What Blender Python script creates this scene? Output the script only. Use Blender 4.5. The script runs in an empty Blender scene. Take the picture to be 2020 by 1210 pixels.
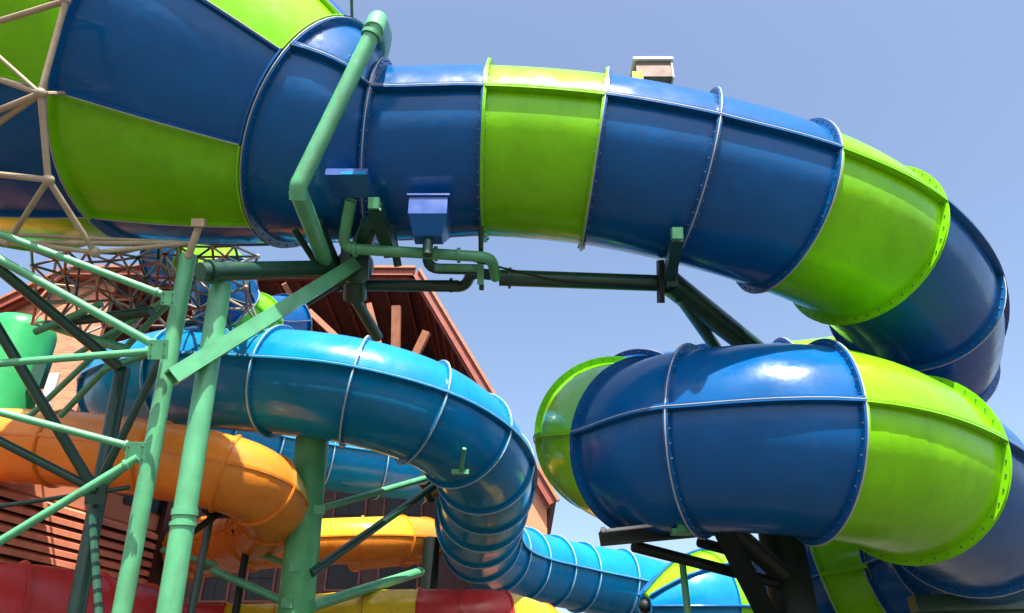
import bpy, math, random
from mathutils import Vector, Matrix
random.seed(7)
SC = bpy.context.scene
COL = SC.collection
R_ = math.radians

# ---------------------------------------------------------------- camera
PITCH, FPX, EYE = R_(30.5), 1500.0, 1.6
cam_d = bpy.data.cameras.new('camera'); cam = bpy.data.objects.new('camera', cam_d); COL.objects.link(cam)
cam.location = (0, 0, EYE); cam.rotation_euler = (math.pi/2 + PITCH, 0, 0)
cam_d.sensor_width = 36; cam_d.lens = 36*FPX/2020.0; cam_d.clip_end = 9000; cam_d.clip_start = .1
SC.camera = cam

# ---------------------------------------------------------------- light
SUN = Vector((.07, -.46, .885)).normalized()
world = bpy.data.worlds.new('World'); SC.world = world; world.use_nodes = True
wn = world.node_tree; bg = wn.nodes['Background']
sky = wn.nodes.new('ShaderNodeTexSky'); sky.sky_type = 'NISHITA'; sky.sun_disc = False
sky.sun_elevation = math.asin(SUN.z); sky.sun_rotation = math.atan2(SUN.x, SUN.y)
sky.air_density = 1.0; sky.dust_density = 3.0; sky.ozone_density = .9
wn.links.new(sky.outputs[0], bg.inputs[0]); bg.inputs[1].default_value = .12
sd = bpy.data.lights.new('sun', 'SUN'); sd.energy = 5.0; sd.angle = R_(.53); sd.color = (1, .95, .87)
sun = bpy.data.objects.new('sun', sd); COL.objects.link(sun)
sun.rotation_euler = SUN.to_track_quat('Z', 'Y').to_euler()
SC.view_settings.view_transform = 'Standard'; SC.view_settings.look = 'None'
SC.view_settings.gamma = 1; SC.view_settings.exposure = 1.25; SC.view_settings.use_curve_mapping = False
SC.cycles.max_bounces = 6; SC.cycles.use_denoising = True

# ---------------------------------------------------------------- places
CP, SP = math.cos(PITCH), math.sin(PITCH)
def W(px, py, d):
    """the place seen in direction (px, py) at forward distance d metres"""
    x = (px-1010)/FPX; u = (605-py)/FPX
    return Vector((x*d, (CP-u*SP)*d, (SP+u*CP)*d+EYE))
def on_plane(px, py, p0, n):
    r = W(px, py, 1)-Vector((0, 0, EYE)); o = Vector((0, 0, EYE))
    return o + r*((p0-o).dot(n)/r.dot(n))

# ---------------------------------------------------------------- materials
def mat(name, col, rough=.5, var=.12, vscale=1.5, bump=0, bscale=30, coat=0, metal=0, dirt=0, dirtcol=(.12,.1,.08), spec=.5, streak=None, rvar=.08, runs=0):
    m = bpy.data.materials.new(name); m.use_nodes = True; nt = m.node_tree; b = nt.nodes['Principled BSDF']
    N, L = nt.nodes.new, nt.links.new
    tc = N('ShaderNodeTexCoord'); mp = N('ShaderNodeMapping')
    if streak: mp.inputs['Scale'].default_value = streak
    L(tc.outputs['Object'], mp.inputs[0])
    n1 = N('ShaderNodeTexNoise'); n1.inputs['Scale'].default_value = vscale; n1.inputs['Detail'].default_value = 5; n1.inputs['Roughness'].default_value = .6
    L(mp.outputs[0], n1.inputs['Vector'])
    r = N('ShaderNodeValToRGB'); c = r.color_ramp
    c.elements[0].position = .3; c.elements[1].position = .7
    c.elements[0].color = (*[max(0, v*(1-var)) for v in col], 1); c.elements[1].color = (*[min(1, v*(1+var)) for v in col], 1)
    L(n1.outputs[0], r.inputs[0]); out = r.outputs[0]
    if dirt:
        n2 = N('ShaderNodeTexNoise'); n2.inputs['Scale'].default_value = 2.3; n2.inputs['Detail'].default_value = 8; n2.inputs['Roughness'].default_value = .72
        mp2 = N('ShaderNodeMapping'); mp2.inputs['Scale'].default_value = (1.8, 1.8, .45); L(tc.outputs['Object'], mp2.inputs[0]); L(mp2.outputs[0], n2.inputs['Vector'])
        r2 = N('ShaderNodeValToRGB'); r2.color_ramp.elements[0].position = .52; r2.color_ramp.elements[1].position = .78
        r2.color_ramp.elements[0].color = (0,0,0,1); r2.color_ramp.elements[1].color = (dirt,)*3+(1,)
        L(n2.outputs[0], r2.inputs[0])
        mx = N('ShaderNodeMix'); mx.data_type = 'RGBA'; L(r2.outputs[0], mx.inputs[0]); L(out, mx.inputs[6]); mx.inputs[7].default_value = (*dirtcol, 1); out = mx.outputs[2]
    if runs:
        mp5 = N('ShaderNodeMapping'); mp5.inputs['Scale'].default_value = (7, 7, .55); L(tc.outputs['Object'], mp5.inputs[0])
        n5 = N('ShaderNodeTexNoise'); n5.inputs['Scale'].default_value = 1; n5.inputs['Detail'].default_value = 6; n5.inputs['Roughness'].default_value = .65; L(mp5.outputs[0], n5.inputs['Vector'])
        for p0, p1, amt, cc in ((.58, .80, runs, tuple(v*.35+.03 for v in col)), (.44, .24, runs*.5, tuple(v*.85+.06 for v in col))):
            q = N('ShaderNodeMapRange'); q.inputs[1].default_value = p0; q.inputs[2].default_value = p1; q.inputs[3].default_value = 0; q.inputs[4].default_value = amt; L(n5.outputs[0], q.inputs[0])
            mx = N('ShaderNodeMix'); mx.data_type = 'RGBA'; L(q.outputs[0], mx.inputs[0]); L(out, mx.inputs[6]); mx.inputs[7].default_value = (*cc, 1); out = mx.outputs[2]
    L(out, b.inputs['Base Color'])
    n3 = N('ShaderNodeTexNoise'); n3.inputs['Scale'].default_value = vscale*2.7; n3.inputs['Detail'].default_value = 6; L(tc.outputs['Object'], n3.inputs['Vector'])
    mr = N('ShaderNodeMapRange'); mr.inputs[1].default_value = .3; mr.inputs[2].default_value = .7; mr.inputs[3].default_value = max(.02, rough-rvar); mr.inputs[4].default_value = rough+rvar
    L(n3.outputs[0], mr.inputs[0]); L(mr.outputs[0], b.inputs['Roughness'])
    b.inputs['Metallic'].default_value = metal; b.inputs['Coat Weight'].default_value = coat; b.inputs['Coat Roughness'].default_value = .08
    b.inputs['Specular IOR Level'].default_value = spec
    if bump:
        n4 = N('ShaderNodeTexNoise'); n4.inputs['Scale'].default_value = bscale; n4.inputs['Detail'].default_value = 3; L(tc.outputs['Object'], n4.inputs['Vector'])
        bp = N('ShaderNodeBump'); bp.inputs['Strength'].default_value = 1; bp.inputs['Distance'].default_value = bump; L(n4.outputs[0], bp.inputs['Height']); L(bp.outputs[0], b.inputs['Normal'])
    return m
def gel(name, col, **k):       # sun-bleached glossy gelcoat fibreglass, faintly wavy
    a = dict(rough=.2, rvar=.11, var=.16, vscale=.9, bump=.009, bscale=2.4, coat=0, dirt=.34, runs=.4, dirtcol=tuple(v*.45+.02 for v in col), spec=.29); a.update(k)
    return mat(name, col, **a)
M = {
 'blue': gel('blue_fibreglass', (.002, .088, .27)),
 'lime': gel('lime_fibreglass', (.19, .56, .005)),
 'cyan': gel('cyan_fibreglass', (.003, .215, .46)),
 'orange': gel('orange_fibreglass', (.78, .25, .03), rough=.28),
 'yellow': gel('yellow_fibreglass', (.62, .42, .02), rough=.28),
 'red': gel('red_fibreglass', (.42, .028, .026), rough=.3),
 'deepgreen': gel('green_fibreglass', (.03, .34, .11), rough=.35),
 'gasket': mat('pale_sealant', (.42, .40, .40), .6, dirt=.5, dirtcol=(.2,.16,.13)),
 'cyangasket': mat('pale_cyan_sealant', (.46, .60, .63), .6, dirt=.5, dirtcol=(.1,.16,.2)),
 'bolt': mat('zinc_bolts', (.16, .17, .2), .4, metal=.5),
 'mint': mat('mint_painted_steel', (.09, .36, .17), .38, var=.16, vscale=3, dirt=.6, dirtcol=(.10,.13,.07), bump=.0015, bscale=40, coat=.1),
 'column': mat('leaf_green_painted_steel', (.085, .40, .15), .4, var=.15, vscale=2, dirt=.5, dirtcol=(.05,.14,.06), bump=.0015, bscale=40),
 'dark_shaded_green': mat('dark_and_shaded_green_steel', (.011, .056, .034), .35, var=.2, vscale=3, dirt=.3),  # dark steel, and mint steel in shade with the shade in its colour
 'black': mat('black_steel', (.008, .016, .012), .5, spec=.25),
 'cream': mat('cream_painted_steel', (.38, .29, .19), .5, var=.2, vscale=4, dirt=.5, dirtcol=(.2,.11,.06)),
 'galv': mat('grey_galvanised_steel', (.2, .2, .19), .45, metal=.4, dirt=.5, dirtcol=(.12,.06,.03)),
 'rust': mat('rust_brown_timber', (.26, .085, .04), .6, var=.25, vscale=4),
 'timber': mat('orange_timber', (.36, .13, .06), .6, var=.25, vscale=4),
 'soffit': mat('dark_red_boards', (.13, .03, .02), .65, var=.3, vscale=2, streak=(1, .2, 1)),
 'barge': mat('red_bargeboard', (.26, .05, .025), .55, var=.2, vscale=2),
 'salmon': mat('salmon_painted_render', (.58, .21, .10), .7, var=.1, vscale=1.2, dirt=.3, dirtcol=(.4,.14,.07)),
 'slat': mat('salmon_painted_slats', (.74, .25, .135), .6, var=.2, vscale=2, dirt=.4, dirtcol=(.25,.07,.04)),
 'shaded_maroon': mat('shaded_maroon_render', (.045, .014, .011), .7, var=.3, vscale=1.2),  # wall shade under the deep roof is darkened into this colour
 'glass': mat('dark_window_glass', (.012, .012, .014), .3, var=.1, spec=.2),
 'white': mat('white_painted_board', (.55, .53, .50), .5, dirt=.3),
 'brownbox': mat('brown_box', (.16, .09, .06), .6),
 'waterblue': mat('blue_painted_metal', (.008, .06, .27), .3, coat=.1),
}
# brick material for far salmon walls
bm_ = M['brick'] = mat('salmon_brick', (.70, .28, .15), .75)
nt = bm_.node_tree; b_ = nt.nodes['Principled BSDF']
bt = nt.nodes.new('ShaderNodeTexBrick'); bt.inputs['Scale'].default_value = 1
bt.inputs['Color1'].default_value = (.60, .22, .11, 1); bt.inputs['Color2'].default_value = (.42, .14, .07, 1); bt.inputs['Mortar'].default_value = (.45, .25, .16, 1)
bt.inputs['Brick Width'].default_value = .42; bt.inputs['Row Height'].default_value = .15; bt.inputs['Mortar Size'].default_value = .012
tc = nt.nodes.new('ShaderNodeTexCoord'); sx = nt.nodes.new('ShaderNodeSeparateXYZ'); cx = nt.nodes.new('ShaderNodeCombineXYZ')
ad = nt.nodes.new('ShaderNodeMath'); ad.operation = 'ADD'
nt.links.new(tc.outputs['Object'], sx.inputs[0]); nt.links.new(sx.outputs[0], ad.inputs[0]); nt.links.new(sx.outputs[1], ad.inputs[1])
nt.links.new(ad.outputs[0], cx.inputs[0]); nt.links.new(sx.outputs[2], cx.inputs[1]); nt.links.new(cx.outputs[0], bt.inputs['Vector']); nt.links.new(bt.outputs[0], b_.inputs['Base Color'])

# ---------------------------------------------------------------- object helpers
def thing(name, label, cat, loc=(0, 0, 0), group=None):
    o = bpy.data.objects.new(name, None); COL.objects.link(o); o.location = loc
    o['label'] = label; o['category'] = cat; o.empty_display_size = .3
    if group: o['group'] = group
    return o
class MB:
    def __init__(s): s.v = []; s.f = []
    def add(s, v, f):
        n = len(s.v); s.v += [Vector(p) for p in v]; s.f += [tuple(i+n for i in q) for q in f]; return s
    def box(s, c, x, y, z):       # centre and three half-axis vectors
        c = Vector(c); x = Vector(x); y = Vector(y); z = Vector(z)
        v = [c+sx*x+sy*y+sz*z for sz in (-1, 1) for sy in (-1, 1) for sx in (-1, 1)]
        fs = [(0,2,3,1),(4,5,7,6),(0,1,5,4),(2,6,7,3),(0,4,6,2),(1,3,7,5)]
        if x.cross(y).dot(z) < 0: fs = [q[::-1] for q in fs]
        return s.add(v, fs)
    def cyl(s, a, b, r, r2=None, n=16):
        a = Vector(a); b = Vector(b); r2 = r if r2 is None else r2
        t = (b-a).normalized(); e = t.orthogonal().normalized(); g = t.cross(e)
        v = []
        for c, q in ((a, r), (b, r2)):
            v += [c+q*(math.cos(2*math.pi*i/n)*e+math.sin(2*math.pi*i/n)*g) for i in range(n)]
        f = [(i, (i+1) % n, n+(i+1) % n, n+i) for i in range(n)]+[tuple(range(n))[::-1], tuple(range(n, 2*n))]
        return s.add(v, f)
    def ball(s, c, r, n=10):
        c = Vector(c); v = [c+Vector((0, 0, r))]; m = n//2
        for j in range(1, m):
            for i in range(n):
                a = math.pi*j/m; b = 2*math.pi*i/n; v.append(c+r*Vector((math.sin(a)*math.cos(b), math.sin(a)*math.sin(b), math.cos(a))))
        v.append(c-Vector((0, 0, r))); f = [(0, 1+i, 1+(i+1) % n) for i in range(n)]
        for j in range(m-2):
            for i in range(n): f.append((1+j*n+i, 1+(j+1)*n+i, 1+(j+1)*n+(i+1) % n, 1+j*n+(i+1) % n))
        k = len(v)-1; f += [(k, 1+(m-2)*n+(i+1) % n, 1+(m-2)*n+i) for i in range(n)]
        return s.add(v, f)
    def path(s, pts, r, n=14, bend=None):   # round pipe with swept elbows
        pts = [Vector(p) for p in pts]; bend = bend or r*2
        q = [pts[0]]
        for i in range(1, len(pts)-1):
            a, b, c = pts[i-1], pts[i], pts[i+1]
            u = (a-b); w = (c-b); k = min(bend, u.length*.45, w.length*.45); u = b+u.normalized()*k; w = b+w.normalized()*k
            for j in range(6):
                t = j/5; q.append(u*(1-t)**2+b*2*t*(1-t)+w*t*t)
        q.append(pts[-1])
        e = None; rings = []
        for i, p in enumerate(q):
            t = (q[min(i+1, len(q)-1)]-q[max(i-1, 0)]).normalized()
            e = t.orthogonal().normalized() if e is None else (e-t*e.dot(t)).normalized()
            g = t.cross(e); rings += [p+r*(math.cos(2*math.pi*k/n)*e+math.sin(2*math.pi*k/n)*g) for k in range(n)]
        f = [(i*n+k, i*n+(k+1) % n, (i+1)*n+(k+1) % n, (i+1)*n+k) for i in range(len(q)-1) for k in range(n)]
        f += [tuple(range(n))[::-1], tuple(range((len(q)-1)*n, len(q)*n))]
        return s.add(rings, f)
    def build(s, name, m, parent=None, smooth=True, label=None, kind=None, ang=35):
        org = Vector(parent.location) if parent else Vector((0, 0, 0))
        if parent and parent.parent: org = org+Vector(parent.parent.location)
        me = bpy.data.meshes.new(name); me.from_pydata([tuple(p-org) for p in s.v], [], s.f)
        me.polygons.foreach_set('use_smooth', [smooth]*len(me.polygons))
        if smooth: me.set_sharp_from_angle(angle=R_(ang))
        me.materials.append(M[m] if isinstance(m, str) else m); me.update()
        o = bpy.data.objects.new(name, me); COL.objects.link(o)
        if parent: o.parent = parent
        if label: o['label'] = label
        if kind: o['kind'] = kind
        return o
def solo(o, label, cat, group=None):
    o['label'] = label; o['category'] = cat
    if group: o['group'] = group
    return o
def bar(parent, name, a, b, wpx, m='mint', n=16, label=None, square=False):
    """steel member between two places; wpx = how wide it shows"""
    A = W(*a); B = W(*b); r = wpx/2*((a[2]+b[2])/2)/FPX; mb = MB()
    if square:
        t = (B-A); h = t.length/2; t.normalize(); x = t.cross(Vector((0, 0, 1))).normalized(); y = x.cross(t)
        mb.box((A+B)/2, x*r, y*r, t*h); return mb.build(name, m, parent, smooth=False, label=label)
    mb.cyl(A, B, r, n=n); return mb.build(name, m, parent, label=label)

# ---------------------------------------------------------------- tube slides
def crom(p, i, t):
    n = len(p); a = p[max(i-1, 0)]; b = p[i]; c = p[i+1]; d = p[min(i+2, n-1)]
    if i == 0: a = b*2-c
    if i+2 > n-1: d = c*2-b
    return .5*((2*b)+(c-a)*t+(2*a-5*b+4*c-d)*t*t+(3*b-a-3*c+d)*t**3)
def frame(T):
    T = T.normalized(); S = T.cross(Vector((0, 0, 1))).normalized(); return T, S, S.cross(T)
def shell(rows, a0, a1, h, w, th=.03, gap=.006, nang=18, close=True):
    """curved panel: rows = [(centre, T, S, U, R)]; end flanges h high, edge lips w high"""
    mb = MB(); Rm = rows[len(rows)//2][4]; g = gap/Rm; dl = th/Rm
    angs = [(a0+g, 1), (a0+g+dl, 1), (a0+g+dl, 0)] + [(a0+g+dl+(a1-a0-2*g-2*dl)*i/nang, 0) for i in range(1, nang)] + [(a1-g-dl, 0), (a1-g-dl, 1), (a1-g, 1)]
    P = []
    c0, T0, S0, U0, R0 = rows[0]; c1, T1, S1, U1, R1 = rows[-1]
    P.append((c0+T0*gap, S0, U0, R0-.03, 0)); P.append((c0+T0*gap, S0, U0, R0, h)); P.append((c0+T0*(gap+th), S0, U0, R0, h)); P.append((c0+T0*(gap+th), S0, U0, R0, 0))
    for c, T, S, U, R in rows[1:-1]: P.append((c, S, U, R, 0))
    P.append((c1-T1*(gap+th), S1, U1, R1, 0)); P.append((c1-T1*(gap+th), S1, U1, R1, h)); P.append((c1-T1*gap, S1, U1, R1, h)); P.append((c1-T1*gap, S1, U1, R1-.03, 0))
    n = len(angs)
    for c, S, U, R, hh in P:
        for a, lip in angs:
            q = R+max(hh, w if lip else 0); mb.v.append(c+q*(math.cos(a)*S+math.sin(a)*U))
    for i in range(len(P)-1):
        for j in range(n-1): mb.f.append((i*n+j, i*n+j+1, (i+1)*n+j+1, (i+1)*n+j))
    mb.f = [q[::-1] for q in mb.f]
    return mb
def collar(mb, c, T, S, U, R0, R1, th, n=56):
    v = []
    for off, R in ((-th, R0), (-th, R1), (th, R1), (th, R0)):
        for i in range(n):
            a = 2*math.pi*i/n; v.append(c+T*off+R*(math.cos(a)*S+math.sin(a)*U))
    f = [(k*n+i, k*n+(i+1) % n, ((k+1) % 4)*n+(i+1) % n, ((k+1) % 4)*n+i) for k in range(4) for i in range(n)]
    return mb.add(v, f)
def hexbolt(mb, c, ax, r, l):
    mb.cyl(c-ax*l, c+ax*l, r, n=6)
def slide(root, st, cols, h=.1, w=.08, nseg=8, skip=0, base='blue', gasket='gasket', bolts=0, names=None, gth=.008, nang=18, joints=None, caps=False):
    pts = [W(x, y, d) if not isinstance(x, Vector) else x for x, y, d, r in st]; rad = [q[3] for q in st]
    bolt = MB()
    def row(i, t):
        c = crom(pts, i, t); e = 1e-3
        T = (crom(pts, i, min(1, t+e))-crom(pts, i, max(0, t-e)))
        T, S, U = frame(T); return (c, T, S, U, rad[i]*(1-t)+rad[i+1]*t)
    for i in range(skip, len(pts)-1):
        cu, cl = cols[i-skip] if isinstance(cols[i-skip], tuple) else (cols[i-skip],)*2
        rows = [row(i, k/nseg) for k in range(nseg+1)]
        # share joint frames between neighbours
        for nm, a0, a1, cc in (('upper_shell', 0, math.pi, cu), ('lower_shell', math.pi, 2*math.pi, cl)):
            shell(rows, a0, a1, h, w, nang=nang).build(nm, cc, root, label=None if cc == base else f'{cc} {nm.replace("_", " ")}')
        for a in (0, math.pi):
            gm = MB(); vs = []
            for c, T, S, U, R in rows:
                d = math.cos(a)*S
                for rr, o in ((R-.01, -.005), (R+w+.004, -.005), (R+w+.004, .005), (R-.01, .005)): vs.append(c+d*rr+U*o)
            nn = len(rows)
            gm.add(vs, [(k*4+j, k*4+(j+1) % 4, (k+1)*4+(j+1) % 4, (k+1)*4+j) for k in range(nn-1) for j in range(4)])
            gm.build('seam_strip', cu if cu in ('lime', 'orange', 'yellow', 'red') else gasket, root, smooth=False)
        c, T, S, U, R = rows[-1]; ends = [rows[-1]]
        if i == skip: ends.append(rows[0])
        for c, T, S, U, R in ends:
            jm = (joints or {}).get(i+1 if c is rows[-1][0] else i, gasket); collar(MB(), c, T, S, U, R-.02, R+h+gth*1.5, gth).build('joint_ring', jm, root)
            if bolts:
                for k in range(bolts):
                    a = 2*math.pi*(k+.5)/bolts; p = c+(R+h*.55)*(math.cos(a)*S+math.sin(a)*U); hexbolt(bolt, p, T, .012, .055)
    if bolts: bolt.build('bolt_heads', 'bolt', root, smooth=False, kind='stuff')
    return pts

# ================================================================ the setting
gm = MB(); gm.add([(-3000, -3000, 0), (3000, -3000, 0), (3000, 3000, 0), (-3000, 3000, 0)], [(0, 1, 2, 3)])
gmat = mat('sandy_paving', (.05, .038, .03), .8, var=.25, vscale=.12)
g = gm.build('ground', gmat, smooth=False); g['kind'] = 'structure'

# ---------------------------------------------------------------- blue and lime raft slide
BL, LI = 'blue', 'lime'
F0 = W(634, 272, 12.3); F1 = W(396, 176, 12.88); R0, R1 = 1.81, 2.77
root = thing('tube_slide', 'wide blue and lime tube slide sweeping across the sky and coiling down at right', 'water slide', (W(1500, 865, 11.3).x, W(1500, 865, 11.3).y, 0))
ax = (F1-F0)
RT = 1.35
main = [(W(752, 305, 12.3)+ax*.85, 0, 0, 1.81), (F0, 0, 0, 1.80), (752, 305, 12.3, 1.39), (962, 301, 12.3, RT), (1172, 318, 12.2, RT), (1362, 355, 12.1, RT), (1543, 408, 12.1, RT),
        (1697, 482, 12.6, RT), (1797, 590, 13.7, RT), (1810, 700, 15.2, RT), (1720, 772, 16.3, RT), (1560, 795, 16.8, RT), (1400, 812, 16.3, RT), (1270, 832, 15.2, RT), (1212, 862, 13.8, RT),
        (1282, 880, 12.25, RT), (1378, 866, 11.6, 1.36), (1606, 868, 11.0, 1.37), (1788, 920, 11.75, 1.37), (1905, 1005, 13.2, 1.36), (1900, 1080, 15.2, 1.35), (1780, 1130, 16.6, 1.35), (1650, 1155, 17.2, 1.35), (1550, 1200, 17.6, 1.35)]
slide(root, main, [BL, BL, LI, BL, BL, LI, BL, BL, BL, LI, BL, BL, BL, LI, BL, BL, LI, BL, BL, BL, LI, BL], h=.10, w=.12, skip=1, bolts=44, nseg=10, nang=28, joints={3: LI, 7: LI, 10: LI, 15: BL, 14: LI, 18: LI})

# ---------------------------------------------------------------- funnel
fun = thing('slide_funnel', 'huge blue and lime checkered funnel narrowing into the tube at top left', 'water slide', (F1.x, F1.y, 0))
T, S, U = frame(F0-F1)
ring_specs = [(F0+ (F1-F0)*.008, R0), (F1, R1), (F1+(F1-F0)*.95, 3.75), (F1+(F1-F0)*2.0, 4.5)]
fb = MB()
for k in range(3):
    (ca, ra), (cb, rb) = ring_specs[k], ring_specs[k+1]
    rows = []
    for i in range(9):
        t = i/8; rows.append((cb.lerp(ca, t), T, S, U, rb+(ra-rb)*t))
    # slight outward belly so the panels catch light like real laminate
    rows = [(c, T_, S_, U_, r+.05*math.sin(math.pi*i/8)) for i, (c, T_, S_, U_, r) in enumerate(rows)]
    for q in range(8):
        a0 = R_(-5-45*(q+1)); lime = (q+k) % 2 == 1
        shell(rows, a0, a0+R_(45), .12, .07, nang=10).build('funnel_panel', LI if lime else BL, fun, label='lime panel' if lime else 'blue panel')
        vs = []
        for c, T_, S_, U_, r in rows:
            d = math.cos(a0)*S_+math.sin(a0)*U_; e = -math.sin(a0)*S_+math.cos(a0)*U_
            for rr, o in ((r-.01, -.006), (r+.085, -.006), (r+.085, .006), (r-.01, .006)): vs.append(c+d*rr+e*o)
        MB().add(vs, [(i*4+j, i*4+(j+1) % 4, (i+1)*4+(j+1) % 4, (i+1)*4+j) for i in range(8) for j in range(4)]).build('panel_joint', 'gasket', fun, smooth=False)
    collar(MB(), cb, T, S, U, rb-.02, rb+.135, .008).build('joint_ring', 'gasket', fun)

# ---------------------------------------------------------------- cyan slide
cy = thing('tube_slide', 'cyan tube slide with close pale joints curling behind the green column', 'water slide', (W(618, 860, 14).x, W(618, 860, 14).y, 0))
RC = .95
cyan = [(840, 925, 22.6, .95), (750, 915, 22.2, .95), (640, 900, 21.6, .95), (520, 880, 20.8, 1), (400, 842, 19.3, 1), (315, 802, 17.4, 1), (268, 770, 15.8, 1), (375, 744, 14.5, .97), (550, 752, 13.8, RC), (702, 772, 13.7, RC), (832, 812, 13.9, RC), (918, 866, 14.5, RC),
        (955, 920, 15.3, RC), (960, 962, 16.2, RC), (953, 1000, 17.1, RC), (946, 1036, 18.1, RC), (950, 1068, 19.2, RC), (978, 1094, 20.3, RC), (1028, 1113, 21.3, RC), (1085, 1126, 22.1, RC), (1142, 1138, 22.8, RC), (1220, 1154, 23.4, 1.02), (1340, 1180, 24.2, RC), (1480, 1215, 25, RC)]
cyan = [(x, y, d*1.32, r_*1.32) for x, y, d, r_ in cyan]
slide(cy, cyan, ['cyan']*(len(cyan)-1), h=.085, w=.14, base='cyan', gasket='cyangasket', gth=.013, bolts=30, nseg=6, nang=20)

# ---------------------------------------------------------------- orange slides
og = thing('tube_slide', 'orange tube slide bending down behind the green posts at left', 'water slide', (W(300, 905, 16.3).x, W(300, 905, 16.3).y, 0))
slide(og, [(-420, 868, 17.5, .82), (-160, 874, 17.2, .82), (120, 884, 16.9, .82), (310, 907, 16.4, .81), (446, 934, 16.2, .80), (515, 965, 16.7, .80), (540, 1008, 17.7, .78), (505, 1050, 18.9, .75), (410, 1078, 20.5, .75), (300, 1088, 21.6, .75), (180, 1095, 22.5, .75)],
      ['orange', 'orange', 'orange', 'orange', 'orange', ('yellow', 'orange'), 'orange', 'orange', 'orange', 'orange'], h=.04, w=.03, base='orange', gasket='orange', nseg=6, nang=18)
yo = thing('tube_slide', 'small orange slide with yellow top behind the thick green column', 'water slide', (W(680, 1065, 24.5).x, W(680, 1065, 24.5).y, 0))
slide(yo, [(380, 1100, 25.5, .72), (500, 1080, 25, .72), (620, 1070, 24.6, .72), (715, 1066, 24.5, .72), (790, 1064, 25, .72), (835, 1066, 26.2, .72), (800, 1075, 27.5, .72), (700, 1085, 28, .72)],
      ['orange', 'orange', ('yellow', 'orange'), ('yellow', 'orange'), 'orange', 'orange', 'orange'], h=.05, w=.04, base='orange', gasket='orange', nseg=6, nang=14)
ry = thing('tube_slide', 'yellow and dark red tube slide along the bottom edge', 'water slide', (W(825, 1232, 19).x, W(825, 1232, 19).y, 0))
slide(ry, [(150, 1262, 18, .8), (300, 1262, 18, .8), (440, 1262, 18.3, .8), (545, 1258, 18.6, .8), (615, 1242, 18.8, .8), (720, 1232, 19, .8), (826, 1230, 19, .8), (905, 1230, 19, .8), (985, 1233, 19.2, .8), (1060, 1255, 19.8, .8), (1130, 1290, 20.4, .8)],
      ['red', 'red', 'yellow', 'yellow', 'yellow', 'yellow', 'red', 'red', 'yellow', 'yellow'], h=.04, w=.03, base='yellow', gasket='red', nseg=6, nang=16)
rd = thing('tube_slide', 'deep red tube slide below the salmon slats at lower left', 'water slide', (W(20, 1215, 13).x, W(20, 1215, 13).y, 0))
slide(rd, [(-400, 1240, 12.5, .95), (-180, 1226, 12.9, .95), (18, 1222, 13.6, .95), (160, 1235, 14.6, .95), (262, 1252, 15.6, .95)], ['red']*4, h=.05, w=.04, base='red', gasket='red', nseg=6, nang=18)

# small tubes glimpsed behind the lattice
bk = thing('tube_slide', 'short blue and lime tube glimpsed under the funnel behind the steel posts', 'water slide', (W(450, 580, 19).x, W(450, 580, 19).y, 0))
slide(bk, [(330, 500, 20.5, .8), (400, 520, 20, .8), (440, 560, 19.2, .8), (450, 610, 19, .8), (500, 640, 20, .8), (560, 640, 21.5, .8)], [BL, LI, BL, LI, BL], h=.06, w=.05, nseg=6, nang=16)
fb_ = thing('slide_funnel', 'distant lime and light blue petal funnel beneath the coil', 'water slide', (W(1400, 1190, 26).x, W(1400, 1190, 26).y, 0))
A0 = W(1272, 1196, 25); A1 = W(1392, 1196, 26.0); A2 = W(1470, 1200, 26.6)
T2, S2, U2 = frame(A0-A1)
for (ca, ra, cb, rb, kk) in ((A0, .35, A1, 1.75, 0), (A1, 1.75, A2, 1.85, 1)):
    rows = [(cb.lerp(ca, i/6), T2, S2, U2, rb+(ra-rb)*i/6+.25*(1-kk)*math.sin(math.pi*i/6)) for i in range(7)]
    for q in range(8):
        a0 = R_(8+45*q); lime = kk or q % 3 == 2
        shell(rows, a0, a0+R_(45), .06, .06, nang=8).build('funnel_panel', LI if lime else 'cyan', fb_, label='lime panel' if lime else 'light blue panel')
        d = math.cos(a0)*S2+math.sin(a0)*U2
        mb = MB(); mb.path([rows[i][0]+d*(rows[i][4]+.09) for i in range(7)], .05, n=8); mb.build('funnel_rib', 'blue', fb_)
MB().ball(A0, .22, 14).build('funnel_hub', 'black', fb_)

# ================================================================ steelwork
# near lattice round the funnel
lat = thing('space_frame', 'cream steel lattice of struts and ball nodes caging the big funnel', 'space frame', (W(80, 185, 9.6).x, W(80, 185, 9.6).y, 0))
nodes = {'a': (80, 185, 9.5), 'b': (95, 355, 9.6), 'c': (130, 2, 9.7), 'd': (187, 498, 10.2), 'e': (15, 480, 10.4), 'f': (380, 480, 11.0), 'g': (-120, 265, 9.7), 'h': (-110, 120, 9.9), 'i': (-130, 330, 10), 'j': (-60, 60, 9.7),
         'k': (-150, 455, 10.6), 'l': (395, 440, 10.4), 'm': (-90, -40, 9.9), 'n': (372, 505, 10.4), 'o': (120, 115, 10.2)}
for a, b, wpx in [('a','b',13),('a','c',12),('a','g',13),('a','h',12),('a','i',12),('c','j',12),('c','m',12),('b','i',12),('b','d',12),('b','e',11),('d','f',9),('e','f',9),('k','f',8),('d','k',9),('l','n',15),('e','d',9),('a','j',8),('k','e',9),('g','i',11),('h','j',11)]:
    bar(lat, 'strut', nodes[a], nodes[b], wpx, 'cream', n=10)
for k, p in nodes.items():
    if k != 'o': MB().ball(W(*p), .075 if k in 'abd' else .055, 12).build('node_ball', 'cream', lat)
MB().box(W(392, 440, 10.35), (.085, 0, 0), (0, .04, .02), (0, -.02, .05)).build('bracket_plate', 'cream', lat, smooth=False)
bar(lat, 'strut', (80, 185, 9.5), (130, 185, 10.4), 9, 'cream', n=8)
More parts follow.
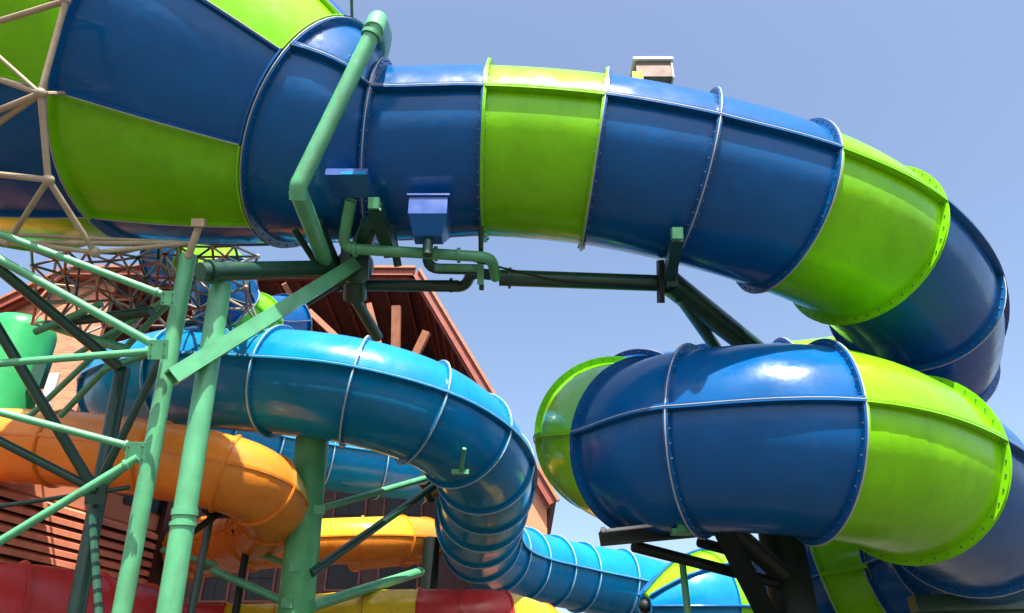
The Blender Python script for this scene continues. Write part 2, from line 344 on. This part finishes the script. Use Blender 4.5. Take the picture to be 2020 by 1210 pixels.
# far lattice behind
fl = thing('space_frame', 'tangled brown and grey strut lattice behind the two front posts', 'space frame', (W(280, 560, 17).x, W(280, 560, 17).y, 0))
rnd = random.Random(3); G = {}
for j in range(2):
    for r in range(4):
        for c in range(8):
            G[j, r, c] = W(70+c*58+j*29+rnd.uniform(-15, 15), 492+r*46+j*24-c*2+rnd.uniform(-15, 15), 16.2+j*1.1+r*.25+rnd.uniform(-.35, .35))
def st_(a, b):
    if a in G and b in G: MB().cyl(G[a], G[b], .03, n=7).build('strut', rnd.choice(['cream', 'rust', 'rust', 'galv', 'dark_shaded_green']), fl)
for (j, r, c) in list(G):
    st_((j, r, c), (j, r, c+1)); st_((j, r, c), (j, r+1, c))
    if j == 0:
        for dr, dc_ in ((0, 0), (-1, 0), (0, -1), (-1, -1)): st_((0, r, c), (1, r+dr, c+dc_))
for p in G.values(): MB().ball(p, .058, 8).build('node_ball', 'cream', fl)

# left steel tower
tw = thing('support_tower', 'mint green pipe tower with crossed braces standing at left', 'steel tower', (W(240, 1210, 8.6).x, W(240, 1210, 8.6).y, 0))
def post(root, a, b, wpx, m='mint', name='post', n=24):
    A = W(*a); B = W(*b); r = wpx/2*a[2]/FPX; t = (A-B); G = A+t*((A.z)/(-t.z)) if t.z < 0 else A
    MB().cyl(G, B, r, n=n).build(name, m, root); return A, B, r
pa = post(tw, (240, 1210, 8.95), (372, 505, 10.7), 37)
pb = post(tw, (333, 1210, 8.55), (436, 562, 10.15), 48)
for yy, hh in ((1030, .035), (1052, .02), (905, .0)):
    if hh:
        t = (yy-545)/(1210-545); c = pb[1].lerp(pb[0], t); d = (pb[0]-pb[1]).normalized()
        MB().cyl(c-d*hh, c+d*hh, pb[2]*1.12, n=24).build('pipe_collar', 'mint', tw)
pc = post(tw, (150, 1210, 11.6), (242, 728, 13.6), 34, 'dark_shaded_green')  # rear post, its shade given as a darker green
pd_ = post(tw, (195, 1210, 11.2), (178, 960, 12.6), 15)
brs = [((-60, 440, 9.65), (330, 585, 10.01), 15), ((-40, 490, 9.37), (322, 690, 9.78), 17), ((-60, 722, 9.28), (315, 692, 9.65), 15), ((-60, 798, 8.92), (272, 885, 9.28), 15), ((-60, 1105, 8.64), (272, 903, 9.19), 17)]
for a, b, w_ in brs: bar(tw, 'brace', a, b, w_)
dk = [((-40, 500, 12.2), (235, 725, 12.9), 21), ((-40, 590, 12), (185, 965, 12.2), 20), ((-40, 850, 12), (190, 968, 12.2), 17), ((188, 968, 12.3), (322, 700, 12.8), 16), ((-40, 1005, 12.4), (255, 962, 12.2), 9), ((195, 965, 12.4), (300, 880, 11.5), 12), ((120, 820, 14.5), (330, 600, 13.5), 13), ((60, 820, 14.5), (250, 640, 14.0), 12),
      ((70, 655, 13.6), (200, 600, 13.4), 14), ((90, 640, 13.8), (250, 690, 13.4), 18), ((130, 635, 13.8), (300, 615, 13.3), 20), ((150, 700, 13.8), (330, 590, 13.3), 12), ((205, 730, 13.5), (345, 680, 13), 12)]
for a, b, w_ in dk: bar(tw, 'brace', a, b, w_, 'dark_shaded_green' if w_ in (21, 20, 17, 16, 9) else 'mint', label='green brace coloured as in shade' if w_ in (21, 20, 17, 16, 9) else None)  # darker braces carry their shade in the colour
for p, s in (((312, 690, 9.6), .12), ((268, 893, 9.2), .12), ((332, 588, 9.95), .09)):
    MB().box(W(*p), (s, 0, 0), (0, .012, .006), (0, -s*.4, s*.95)).build('gusset_plate', 'mint', tw, smooth=False)
MB().box(W(190, 968, 12.2), (.16, 0, 0), (0, .015, .01), (0, -.06, .2)).build('gusset_plate', 'dark_shaded_green', tw, smooth=False)

bh = MB()
for p, s in (((312, 690, 9.6), .12), ((268, 893, 9.2), .12), ((332, 588, 9.95), .09)):
    for u_, v_ in ((-.7, -.6), (.7, -.6), (-.7, .6), (.7, .6)):
        c = W(*p)+Vector((u_*s, v_*-s*.4, v_*s*.95)); bh.cyl(c+Vector((0, -.035, -.015)), c, .012, n=6)
bh.build('bolt_heads', 'bolt', tw, smooth=False, kind='stuff')
for a, b, w_ in brs:
    A = W(*a); B = W(*b); d = (B-A).normalized(); rr_ = w_/2*(a[2]+b[2])/2/FPX
    MB().cyl(B-d*.16, B-d*.13, rr_*1.35, n=16).build('pipe_collar', 'mint', tw)
A = W(195, 1210, 11.2); B = W(178, 960, 12.6)
for k in range(7):
    c = B.lerp(A, .35+k*.1); d = (A-B).normalized(); MB().cyl(c-d*.035, c+d*.035, .062, n=12).build('shadow_stripe', 'dark_shaded_green', tw)  # shadow stripes across the thin post, built as dark rings
# beams running from the tower under the tube
fr = thing('support_beam', 'green pipe frame carrying the upper tube from the tower to the coil', 'steel frame', (W(700, 520, 12).x, W(700, 520, 12).y, 0))
A = W(338, 745, 9.2); B = W(700, 522, 11.7); t = (B-A).normalized(); x = t.cross(Vector((0, 0, 1))).normalized(); y = x.cross(t); s = .088
mb = MB()
mb.box((A+B)/2+y*s, x*s, y*.012, t*(B-A).length/2); mb.box((A+B)/2-y*s, x*s, y*.012, t*(B-A).length/2)
mb.box((A+B)/2+x*(s-.012), x*.011, y*(s-.013), t*(B-A).length/2); mb.box((A+B)/2-x*(s-.012), x*.011, y*(s-.013), t*(B-A).length/2)
mb.build('hollow_beam', 'mint', fr, smooth=False)
bar(fr, 'beam', (395, 537, 9.75), (655, 530, 11.6), 36, 'dark_shaded_green')
bar(fr, 'beam', (985, 548, 12.1), (1328, 560, 12.1), 33, 'dark_shaded_green')
bar(fr, 'beam', (1318, 556, 12.1), (1520, 715, 14.4), 46, 'dark_shaded_green')
bar(fr, 'beam', (1342, 585, 12.2), (1425, 705, 14.2), 24, 'dark_shaded_green')
bar(fr, 'beam', (655, 562, 12.4), (905, 563, 12.4), 21, 'dark_shaded_green')
mb = MB(); mb.path([W(845, 465, 12.0), W(842, 530, 12.0), W(950, 532, 12.0)], .085, bend=.2); mb.build('feed_pipe', 'dark_shaded_green', fr)
mb = MB(); mb.path([W(700, 563, 12.45), W(918, 566, 12.4), W(930, 538, 12.2), W(990, 545, 12.1)], .09, bend=.15); mb.build('feed_pipe', 'dark_shaded_green', fr)
bar(fr, 'stub_pipe', (858, 528, 11.8), (945, 530, 11.8), 15, 'mint')
mb = MB(); mb.path([W(692, 395, 11.0), W(675, 490, 11.3), W(970, 508, 11.5), W(978, 548, 12.0)], .085, bend=.2); mb.build('feed_pipe', 'mint', fr)
for a, b, rr_ in (((985, 548, 12.1), (1328, 560, 12.1), .17), ((395, 537, 9.75), (655, 530, 11.6), .165), ((655, 562, 12.4), (905, 563, 12.4), .12)):
    A = W(*a); B = W(*b); d = (B-A).normalized()
    for k in (.06, .94):
        c = A.lerp(B, k); MB().cyl(c-d*.022, c+d*.022, rr_, n=24).build('pipe_flange', 'dark_shaded_green', fr)
for q in ((700, 492, 11.32), (860, 501, 11.42), (905, 504, 11.45)):
    c = W(*q); MB().cyl(c-Vector((.025, 0, 0)), c+Vector((.025, 0, 0)), .115, n=18).build('pipe_collar', 'mint', fr)
mb = MB(); mb.path([W(935, 515, 11.6), W(1100, 555, 11.95), W(1290, 566, 11.95)], .018, n=6, bend=.3); mb.build('cable', 'black', fr)
# node cluster
for a, b, w_ in [((700, 500, 12.0), (700, 590, 12.3), 46), ((620, 440, 11.2), (668, 550, 12.0), 34), ((582, 455, 11.4), (640, 545, 12.0), 13), ((730, 440, 11.3), (700, 525, 12.0), 40), ((600, 590, 11.8), (720, 515, 12.0), 34), ((700, 590, 12.3), (745, 665, 13.3), 22), ((680, 560, 12.3), (730, 640, 13.5), 12), ((770, 440, 11.6), (785, 525, 11.8), 16), ((948, 440, 11.6), (950, 572, 11.9), 10)]:
    bar(fr, 'bracket', a, b, w_, 'dark_shaded_green')
MB().ball(W(700, 525, 12.0), .3, 16).build('pipe_node', 'dark_shaded_green', fr)
MB().box(W(700, 515, 11.7), (.22, 0, 0), (0, .02, .01), (0, -.1, .28)).build('gusset_plate', 'dark_shaded_green', fr, smooth=False)
for p in ((738, 402, 10.8), (1335, 461, 10.75)):
    MB().box(W(*p), (.075, 0, 0), (0, .06, .03), (0, -.03, .075)).build('clamp_block', 'mint', fr, smooth=False)
bar(fr, 'clamp_arm', (740, 408, 10.9), (772, 500, 11.6), 26, 'dark_shaded_green', square=True)
bar(fr, 'clamp_arm', (1336, 468, 10.9), (1318, 560, 12.0), 22, 'dark_shaded_green', square=True)
MB().box(W(1303, 556, 11.9), (.04, 0, 0), (0, .1, .06), (0, -.15, .3)).build('clamp_plate', 'black', fr, smooth=False)
MB().box(W(1322, 545, 11.95), (.09, 0, 0), (0, .15, .09), (0, -.08, .14)).build('clamp_plate', 'dark_shaded_green', fr, smooth=False)
MB().box(W(948, 532, 11.75), (.05, 0, 0), (0, .05, .03), (0, -.12, .2)).build('clamp_plate', 'mint', fr, smooth=False)

# hoop pipe round the elbow
hp = thing('hoop_pipe', 'mint green pipe slanting up across the dark blue elbow and over its top', 'pipe', tuple(W(590, 375, 9.6)))
mb = MB(); mb.path([W(742, 52, 10.5), W(588, 368, 9.6), W(588, 395, 9.63)], .112, n=20, bend=.05); mb.build('pipe_run', 'mint', hp)
mb = MB(); mb.path([W(588, 378, 9.62), W(612, 440, 10.3), W(650, 540, 11.9)], .118, n=20, bend=.2); mb.build('pipe_run', 'mint', hp)
mb = MB(); mb.path([W(736, 62, 10.45), W(745, 38, 10.8), W(758, 72, 12.6), W(748, 120, 13.6), W(700, 190, 14.5)], .14, n=20, bend=.35); mb.build('pipe_elbow', 'mint', hp)
d = (W(742, 52, 10.5)-W(588, 368, 9.6)).normalized(); c = W(733, 71, 10.45)
MB().cyl(c-d*.03, c+d*.03, .145, n=20).build('pipe_collar', 'mint', hp)

# water boxes
def wbox(name, label, c, hx, hz, dep, m='waterblue'):
    r = thing(name, label, 'box', tuple(W(*c))); p = W(*c)
    v = []
    mb = MB(); mb.box(p, (hx, 0, 0), (0, dep, 0), (0, 0, hz)); mb.build('box_shell', m, r, smooth=False)
    MB().box(p+Vector((0, 0, hz+.015)), (hx+.03, 0, 0), (0, dep+.03, 0), (0, 0, .0145)).build('box_lid', m, r, smooth=False)
    # tapered hopper
    v = [p+Vector((sx*hx*.98, sy*dep*.98, -hz)) for sx, sy in ((-1,-1),(1,-1),(1,1),(-1,1))]+[p+Vector((sx*hx*.72, sy*dep*.35, -hz-.24)) for sx, sy in ((-1,-1),(1,-1),(1,1),(-1,1))]
    MB().add(v, [(0,1,5,4),(1,2,6,5),(2,3,7,6),(3,0,4,7),(4,5,6,7)]).build('hopper', 'blue', r, smooth=False)
    MB().cyl(p+Vector((0, 0, -hz-.24)), p+Vector((0, 0, -hz-.5)), .07, n=12).build('outlet_pipe', 'dark_shaded_green', r)
    return r
wbox('junction_box', 'small blue box with tapered base hanging under the tube beside the lime band', (848, 430, 10.9), .27, .15, .3)
r = thing('spray_box', 'low bright blue box on the dark elbow underside beside the slanting pipe', 'box', tuple(W(690, 362, 10.7)))
p = W(690, 362, 10.7)
MB().box(p, (.29, 0, 0), (0, .25, 0), (0, 0, .055)).build('box_shell', 'waterblue', r, smooth=False)
MB().box(p+Vector((.1, -.262, -.04)), (.17, 0, 0), (0, .01, 0), (0, 0, .025)).build('box_lip', 'cyan', r, smooth=False)

# rooftop box behind upper tube
bx = thing('lookout_box', 'small brown box with white roof peeping over the upper tube', 'box', tuple(W(1285, 165, 15)))
p = W(1285, 160, 14.6)
MB().box(p, (.33, 0, 0), (0, .3, 0), (0, 0, .2)).build('box_body', 'brownbox', bx, smooth=False)
MB().box(p+Vector((0, 0, .235)), (.38, 0, 0), (0, .36, 0), (0, 0, .033)).build('box_roof', 'white', bx, smooth=False)
MB().box(p+Vector((.345, 0, -.02)), (.013, 0, 0), (0, .32, 0), (0, 0, .22)).build('side_board', 'white', bx, smooth=False)
MB().box(p+Vector((-.33, -.25, -.22)), (.1, 0, 0), (0, .1, 0), (0, 0, .1)).build('yellow_foot', 'yellow', bx, smooth=False)
o = MB().cyl(W(696, 90, 15), W(690, -120, 15), .03, n=8).build('mast', 'dark_shaded_green'); solo(o, 'thin grey mast rising behind the elbow top beside the slanting pipe', 'mast')

# ---------------------------------------------------------------- columns
def vcol(label, px, py, d, r, ztop, m, top_px=None, name='support_column'):
    p = W(px, py, d); rt = thing(name, label, 'column', (p.x, p.y, 0)); q = Vector((p.x, p.y, ztop)) if top_px is None else W(*top_px)
    t = q-p; g_ = p-t*(p.z/t.z)
    MB().cyl(g_, q, r*1.02, r*.98, n=40).build('column_shaft', m, rt)
    MB().cyl(g_, g_+Vector((0, 0, .05)), r*1.8, n=24).build('base_plate', m, rt)
    return rt
col = vcol('thick mint green column under the cyan tube with braces', 585, 1190, 17.0, .40, 0, 'column', top_px=(618, 850, 18.4))
for a, b, w_, m in [((628, 1005, 17.4), (870, 935, 21.5), 13, 'mint'), ((612, 1132, 17.0), (862, 955, 21.5), 16, 'dark_shaded_green'), ((615, 1196, 16.8), (830, 1128, 21.5), 20, 'mint'), ((420, 1125, 17.6), (565, 1190, 16.9), 16, 'mint'), ((400, 1120, 19.5), (485, 1085, 18.9), 15, 'mint'), ((485, 1085, 18.9), (572, 1115, 17.2), 12, 'mint'), ((425, 1115, 18), (320, 1085, 18.5), 12, 'mint')]:
    bar(col, 'brace', a, b, w_, m)
for p in ((582, 1118, 16.7), (566, 1190, 16.6), (630, 1006, 17.0)):
    MB().box(W(*p), (.12, 0, 0), (0, .015, 0), (0, -.02, .10)).build('gusset_plate', 'mint', col, smooth=False)
# saddle under the orange slide bend
sd_ = thing('pipe_saddle', 'black saddle bracket under the orange slide bend', 'bracket', tuple(W(487, 1070, 18)))
v = [W(455, 1045, 18.0), W(525, 1045, 18.0), W(500, 1085, 18.0), W(474, 1085, 18.0)]; e = Vector((0, .5, 0))
MB().add(v+[q+e for q in v], [(3,2,1,0),(4,5,6,7),(0,1,5,4),(1,2,6,5),(2,3,7,6),(3,0,4,7)]).build('saddle_plate', 'black', sd_, smooth=False)
p = W(487, 1080, 18.2); MB().cyl(p, Vector((p.x, p.y, 0)), .09, n=12).build('saddle_leg', 'black', sd_)
sd2 = thing('pipe_saddle', 'black saddle bracket under the straight part of the orange slide', 'bracket', tuple(W(425, 1000, 16.4)))
v = [W(388, 985, 16.2), W(458, 985, 16.2), W(445, 1010, 16.2), W(400, 1012, 16.2)]; e = Vector((0, .5, 0))
MB().add(v+[q+e for q in v], [(3,2,1,0),(4,5,6,7),(0,1,5,4),(1,2,6,5),(2,3,7,6),(3,0,4,7)]).build('saddle_plate', 'black', sd2, smooth=False)
bar(sd2, 'brace', (445, 1005, 16.4), (372, 1055, 15.6), 13, 'black'); p = W(418, 1005, 16.5); MB().cyl(p, Vector((p.x, p.y, 0)), .08, n=12).build('saddle_leg', 'dark_shaded_green', sd2)
dc = vcol('black column under the stacked cyan bend', 848, 1130, 24.0, .27, 7.6, 'black')
for a, b in (((850, 975, 22.4), (905, 935, 20.0)), ((850, 980, 22.4), (835, 945, 21.5))): bar(dc, 'arm', a, b, 26, 'black')
MB().box(W(908, 932, 17.55), (.2, 0, 0), (0, .06, 0), (0, 0, .055)).build('clamp_block', 'mint', dc, smooth=False)
bar(dc, 'clamp_rod', (910, 925, 17.5), (916, 885, 17.3), 8, 'mint')
tk = thing('support_column', 'fat rounded green column top at the far left beside the brick wall', 'column', (W(28, 720, 19).x, W(28, 720, 19).y, 0))
p = W(28, 700, 19); Rr = .80; zt = W(28, 612, 19).z
prof = [(Rr, 0), (Rr, zt-.45), (Rr*.97, zt-.28), (Rr*.86, zt-.13), (Rr*.6, zt-.03), (Rr*.3, zt), (.01, zt+.005)]; n = 40; v = []
for rr, z in prof: v += [Vector((p.x+rr*math.cos(2*math.pi*i/n), p.y+rr*math.sin(2*math.pi*i/n), z)) for i in range(n)]
MB().add(v, [(k*n+i, k*n+(i+1) % n, (k+1)*n+(i+1) % n, (k+1)*n+i) for k in range(len(prof)-1) for i in range(n)]).build('column_shaft', 'deepgreen', tk, ang=50)
for z in (zt-1.6, zt-3.4): MB().box((p.x+Rr+.14, p.y-.2, z), (.16, 0, 0), (0, .1, 0), (0, 0, .35)).build('lug', 'dark_shaded_green', tk, smooth=False)

bc = vcol('massive dark column with steel arms beneath the coil', 1553, 1130, 12.9, .38, W(1540, 1010, 12.6).z, 'black')
for a, b, w_ in [((1375, 940, 11.3), (1525, 1240, 12.4), 32), ((1400, 1010, 11.6), (1540, 1130, 12.5), 40), ((1250, 1078, 11.8), (1530, 1150, 12.6), 22), ((1185, 1062, 11.4), (1480, 1035, 11.7), 26), ((1380, 1070, 12.0), (1560, 1120, 12.7), 20)]:
    bar(bc, 'arm', a, b, w_, 'black', square=w_ in (26, 32))
mb = MB(); mb.box((W(1188, 1048, 11.2)+W(1345, 1030, 11.2))/2, (W(1345, 1030, 11.2)-W(1188, 1048, 11.2))/2, (0, .03, 0), (0, 0, .018)); mb.build('pale_rail', 'white', bc, smooth=False)
for q in ((1190, 1045), (1312, 1030), (1480, 1036)): MB().ball(W(q[0], q[1], 11.1), .045, 10).build('bolt_cap', 'white', bc)
MB().box(W(1350, 1035, 11.0), (.11, 0, 0), (0, .09, 0), (0, 0, .1)).build('clamp_block', 'mint', bc, smooth=False)
MB().box(W(1345, 1050, 11.05), (.15, 0, 0), (0, .1, 0), (0, 0, .03)).build('clamp_block', 'mint', bc, smooth=False)
p1 = W(1357, 1210, 12.6); o = MB().cyl((p1.x, p1.y, 0), (p1.x, p1.y, W(1352, 1075, 12.5).z), .06, n=14).build('thin_post', 'mint'); solo(o, 'thin mint green post in front of the far petal funnel', 'post')
rb_ = thing('support_beam', 'grey green beam under the coil at lower right corner', 'beam', tuple(W(1900, 1190, 13.6)))
bar(rb_, 'beam', (1800, 1192, 13.4), (2100, 1186, 13.6), 30, 'dark_shaded_green', square=True); bar(rb_, 'beam', (1800, 1225, 13.6), (2100, 1220, 13.6), 30, 'dark_shaded_green', square=True)
gb = thing('bracket', 'bright green triangular bracket under the upper tube at far right', 'bracket', tuple(W(1905, 700, 13.3)))
v = [W(1912, 668, 13.2), W(1868, 722, 13.0), W(1940, 712, 13.2)]; e = Vector((0, .05, 0)); MB().add(v+[q+e for q in v], [(0,1,2),(5,4,3),(0,3,4,1),(1,4,5,2),(2,5,3,0)]).build('bracket_plate', 'deepgreen', gb, smooth=False)

# ================================================================ brick building
YF, YW = 34.0, 42.0
bd = thing('brick_building', 'large salmon brick building with deep dark red gabled roof behind the slides', 'building', (W(600, 800, 30).x, YW, 0))
def atY(px, py, Y):
    r = W(px, py, 1)-Vector((0, 0, EYE)); return Vector((0, 0, EYE))+r*(Y/r.y)
prof = [(-420, 790), (0, 606), (138, 540), (818, 541), (1088, 995)]
front = [atY(x, y, YF) for x, y in prof]
back = [q+Vector((0, 28, 0)) for q in front]
for i in range(4):
    a, b, c, d_ = front[i], front[i+1], back[i+1], back[i]
    nrm = (b-a).cross(Vector((0, 1, 0))).normalized(); nrm = nrm if nrm.z > 0 else -nrm
    th = nrm*.25
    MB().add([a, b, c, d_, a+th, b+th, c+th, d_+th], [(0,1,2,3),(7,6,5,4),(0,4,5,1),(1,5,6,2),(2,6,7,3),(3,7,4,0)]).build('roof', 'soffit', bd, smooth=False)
    # bargeboard in two stepped boards
    dirv = (b-a).normalized(); m_ = (a+b)/2
    MB().box(m_+Vector((0, -.06, 0))+nrm*.1, dirv*((b-a).length/2), (0, .05, 0), nrm*.22).build('bargeboard', 'barge', bd, smooth=False)
    MB().box(m_+Vector((0, -.14, 0))+nrm*.32, dirv*((b-a).length/2+.05), (0, .12, 0), nrm*.07).build('fascia_cap', 'timber', bd, smooth=False)
    MB().box(m_+Vector((0, .25, 0))-nrm*.12, dirv*((b-a).length/2), (0, .12, 0), nrm*.1).build('roof_beam', 'barge', bd, smooth=False)
# walls under the roof
wr = atY(1066, 1010, YW)
pts = [(atY(-420, 700, YW).x, 0), (wr.x, 0), (wr.x, wr.z+1.0)]
# wall outline follows roof underside
zs = lambda x: min((front[i].z+(front[i+1].z-front[i].z)*(x-front[i].x)/(front[i+1].x-front[i].x)) for i in range(4) if front[i].x-1e-6 <= x <= front[i+1].x+1e-6)
xs = [front[0].x+.5, front[1].x, front[2].x, front[3].x, min(wr.x, front[4].x-.05)]
def wallseg(x0, x1, y, z0, m, name='wall', th=.3):
    k = [x0]+[f_.x for f_ in front if x0 < f_.x < x1]+[x1]; v = []
    for yy in (y, y+th):
        v += [Vector((x, yy, z0)) for x in k]+[Vector((x, yy, zs(x)-.02)) for x in k]
    n_ = len(k); f = []
    for i in range(n_-1):
        f.append((i, i+1, n_+i+1, n_+i)); f.append((2*n_+i+1, 2*n_+i, 3*n_+i, 3*n_+i+1)); f.append((n_+i, n_+i+1, 3*n_+i+1, 3*n_+i)); f.append((i+1, i, 2*n_+i, 2*n_+i+1))
    f.append((0, n_, 3*n_, 2*n_)); f.append((n_-1, 3*n_-1, 4*n_-1, 2*n_-1))
    MB().add(v, f).build(name, m, bd, smooth=False)
xa = atY(330, 700, YW).x; xb = atY(985, 1000, YW).x
wallseg(front[0].x+.5, xa, 34.6, 0, 'brick')
wallseg(xa+.01, xb, YW, 0, 'shaded_maroon')  # recessed wall, overhang shade put into its colour
wallseg(xb+.01, xs[-1], 34.4, 0, 'salmon')
MB().box(((xs[-1]-.15), (34.8+YW+14)/2+.01, zs(xs[-1])/2-.2), (.15, 0, 0), (0, (YW+14-34.8)/2-.02, 0), (0, 0, zs(xs[-1])/2-.25)).build('wall', 'salmon', bd, smooth=False)
# pale pilaster on the left brick wall
q = atY(102, 760, 34.5); MB().box((q.x, 34.5, 9), (.25, 0, 0), (0, .1, 0), (0, 0, 9)).build('pilaster', 'white', bd, smooth=False)
# windows with mullions
def window(px0, px1, py0, py1, Y, nx=2, ny=3, fm='soffit'):
    a = atY(px0, py1, Y); b = atY(px1, py0, Y); c = (a+b)/2; hx = (b.x-a.x)/2; hz = (b.z-a.z)/2
    fr_ = MB(); t_ = .06
    for sx in (-1, 1): fr_.box((c.x+sx*(hx-t_), Y-.06, c.z), (t_, 0, 0), (0, .07, 0), (0, 0, hz))
    for sz in (-1, 1): fr_.box((c.x, Y-.061, c.z+sz*(hz-t_)), (hx-2*t_, 0, 0), (0, .07, 0), (0, 0, t_))
    w_ = fr_.build('window', fm, bd, smooth=False)
    for i in range(nx):
        for j in range(ny):
            x0 = c.x-hx+2*t_+(2*hx-4*t_)*(i+.5)/nx; z0 = c.z-hz+2*t_+(2*hz-4*t_)*(j+.5)/ny
            m_ = MB().box((x0, Y-.03, z0), ((hx-2*t_)/nx-.03, 0, 0), (0, .015, 0), (0, 0, (hz-2*t_)/ny-.03)); ob = m_.build('pane', 'glass', None, smooth=False)
            ob.data.transform(Matrix.Translation(-bd.location)); ob.parent = w_
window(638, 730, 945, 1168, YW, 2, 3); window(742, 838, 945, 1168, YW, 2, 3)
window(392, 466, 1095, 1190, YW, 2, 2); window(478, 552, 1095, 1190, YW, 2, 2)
# timber brackets under the roof
for a, b, w_ in [((780, 740, 24.8), (782, 605, 25.4), 17), ((800, 742, 24.8), (842, 655, 25.2), 15), ((765, 742, 24.8), (728, 600, 25.8), 11), ((745, 742, 24.8), (610, 615, 26), 11), ((690, 700, 25.5), (760, 735, 24.9), 10), ((560, 560, 26), (650, 720, 27), 10), ((1000, 960, 25.6), (1060, 985, 24.6), 13)]:
    A = W(a[0], a[1], a[2]*1.45); B = W(b[0], b[1], b[2]*1.45); r = w_/2*a[2]*1.45/FPX
    t = B-A; h_ = t.length/2; t.normalize(); x = t.cross(Vector((0, 1, 0))).normalized()
    MB().box((A+B)/2, x*r, t.cross(x)*r, t*h_).build('timber_bracket', 'timber', bd, smooth=False)
# rafters along the soffit of the right slope
a, b = front[3], front[4]; nrm = (b-a).cross(Vector((0, 1, 0))).normalized(); nrm = nrm if nrm.z > 0 else -nrm
for k in range(14):
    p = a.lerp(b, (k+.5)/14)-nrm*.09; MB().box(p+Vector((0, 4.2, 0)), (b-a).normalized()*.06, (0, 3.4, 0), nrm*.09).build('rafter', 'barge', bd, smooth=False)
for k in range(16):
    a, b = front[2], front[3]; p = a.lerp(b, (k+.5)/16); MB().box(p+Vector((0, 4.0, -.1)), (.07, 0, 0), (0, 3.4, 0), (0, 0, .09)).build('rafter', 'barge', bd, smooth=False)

# louvred salmon screen going back to the right
D = Vector((.414, .91, 0)).normalized(); P0 = W(0, 1000, 17); nn_ = D.cross(Vector((0, 0, 1)))
ls = thing('louvred_wall', 'sloping wall of salmon slats under the orange slide at lower left', 'wall', (P0.x, P0.y, 0))
ys = [972, 996, 1019, 1041, 1063, 1084, 1110, 1134, 1156, 1178, 1199, 1219]
for i, y0 in enumerate(ys):
    a = on_plane(-300, y0-300*.29+(i*6), P0, nn_) if False else on_plane(0, y0, P0, nn_)
    z = a.z; L0 = P0-D*6; e = on_plane(312, 1060, P0, nn_); L1 = Vector((e.x, e.y, 0)); c = (Vector((L0.x, L0.y, 0))+L1)/2; hl = (L1-Vector((L0.x, L0.y, 0))).length/2
    out = Vector((nn_.x, nn_.y, 0)).normalized(); out = out if out.y < 0 else -out
    MB().box(c+Vector((0, 0, z))+out*.08, D*hl, out*.09+Vector((0, 0, -.05)), Vector((0, 0, .062))).build('slat', 'slat', ls, smooth=False)
top = on_plane(0, 958, P0, nn_).z
MB().box(Vector((c.x, c.y, top/2-.1))-out*.1, D*hl, out*.05, Vector((0, 0, top/2-.05))).build('wall_panel', 'shaded_maroon', ls, smooth=False)
MB().box(Vector((c.x, c.y, top+.3))-out*.06, D*hl, out*.1, Vector((0, 0, .3))).build('wall_panel', 'salmon', ls, smooth=False)
a = on_plane(318, 1060, P0, nn_); MB().box(Vector((a.x, a.y, (top+2.4)/2)), D*.25, out*.25, Vector((0, 0, (top+2.4)/2))).build('corner_post', 'shaded_maroon', ls, smooth=False)
a = on_plane(288, 985, P0, nn_); MB().box(Vector((a.x, a.y, a.z))+out*.06, D*.7, out*.02, Vector((0, 0, .3))).build('window', 'glass', ls, smooth=False)
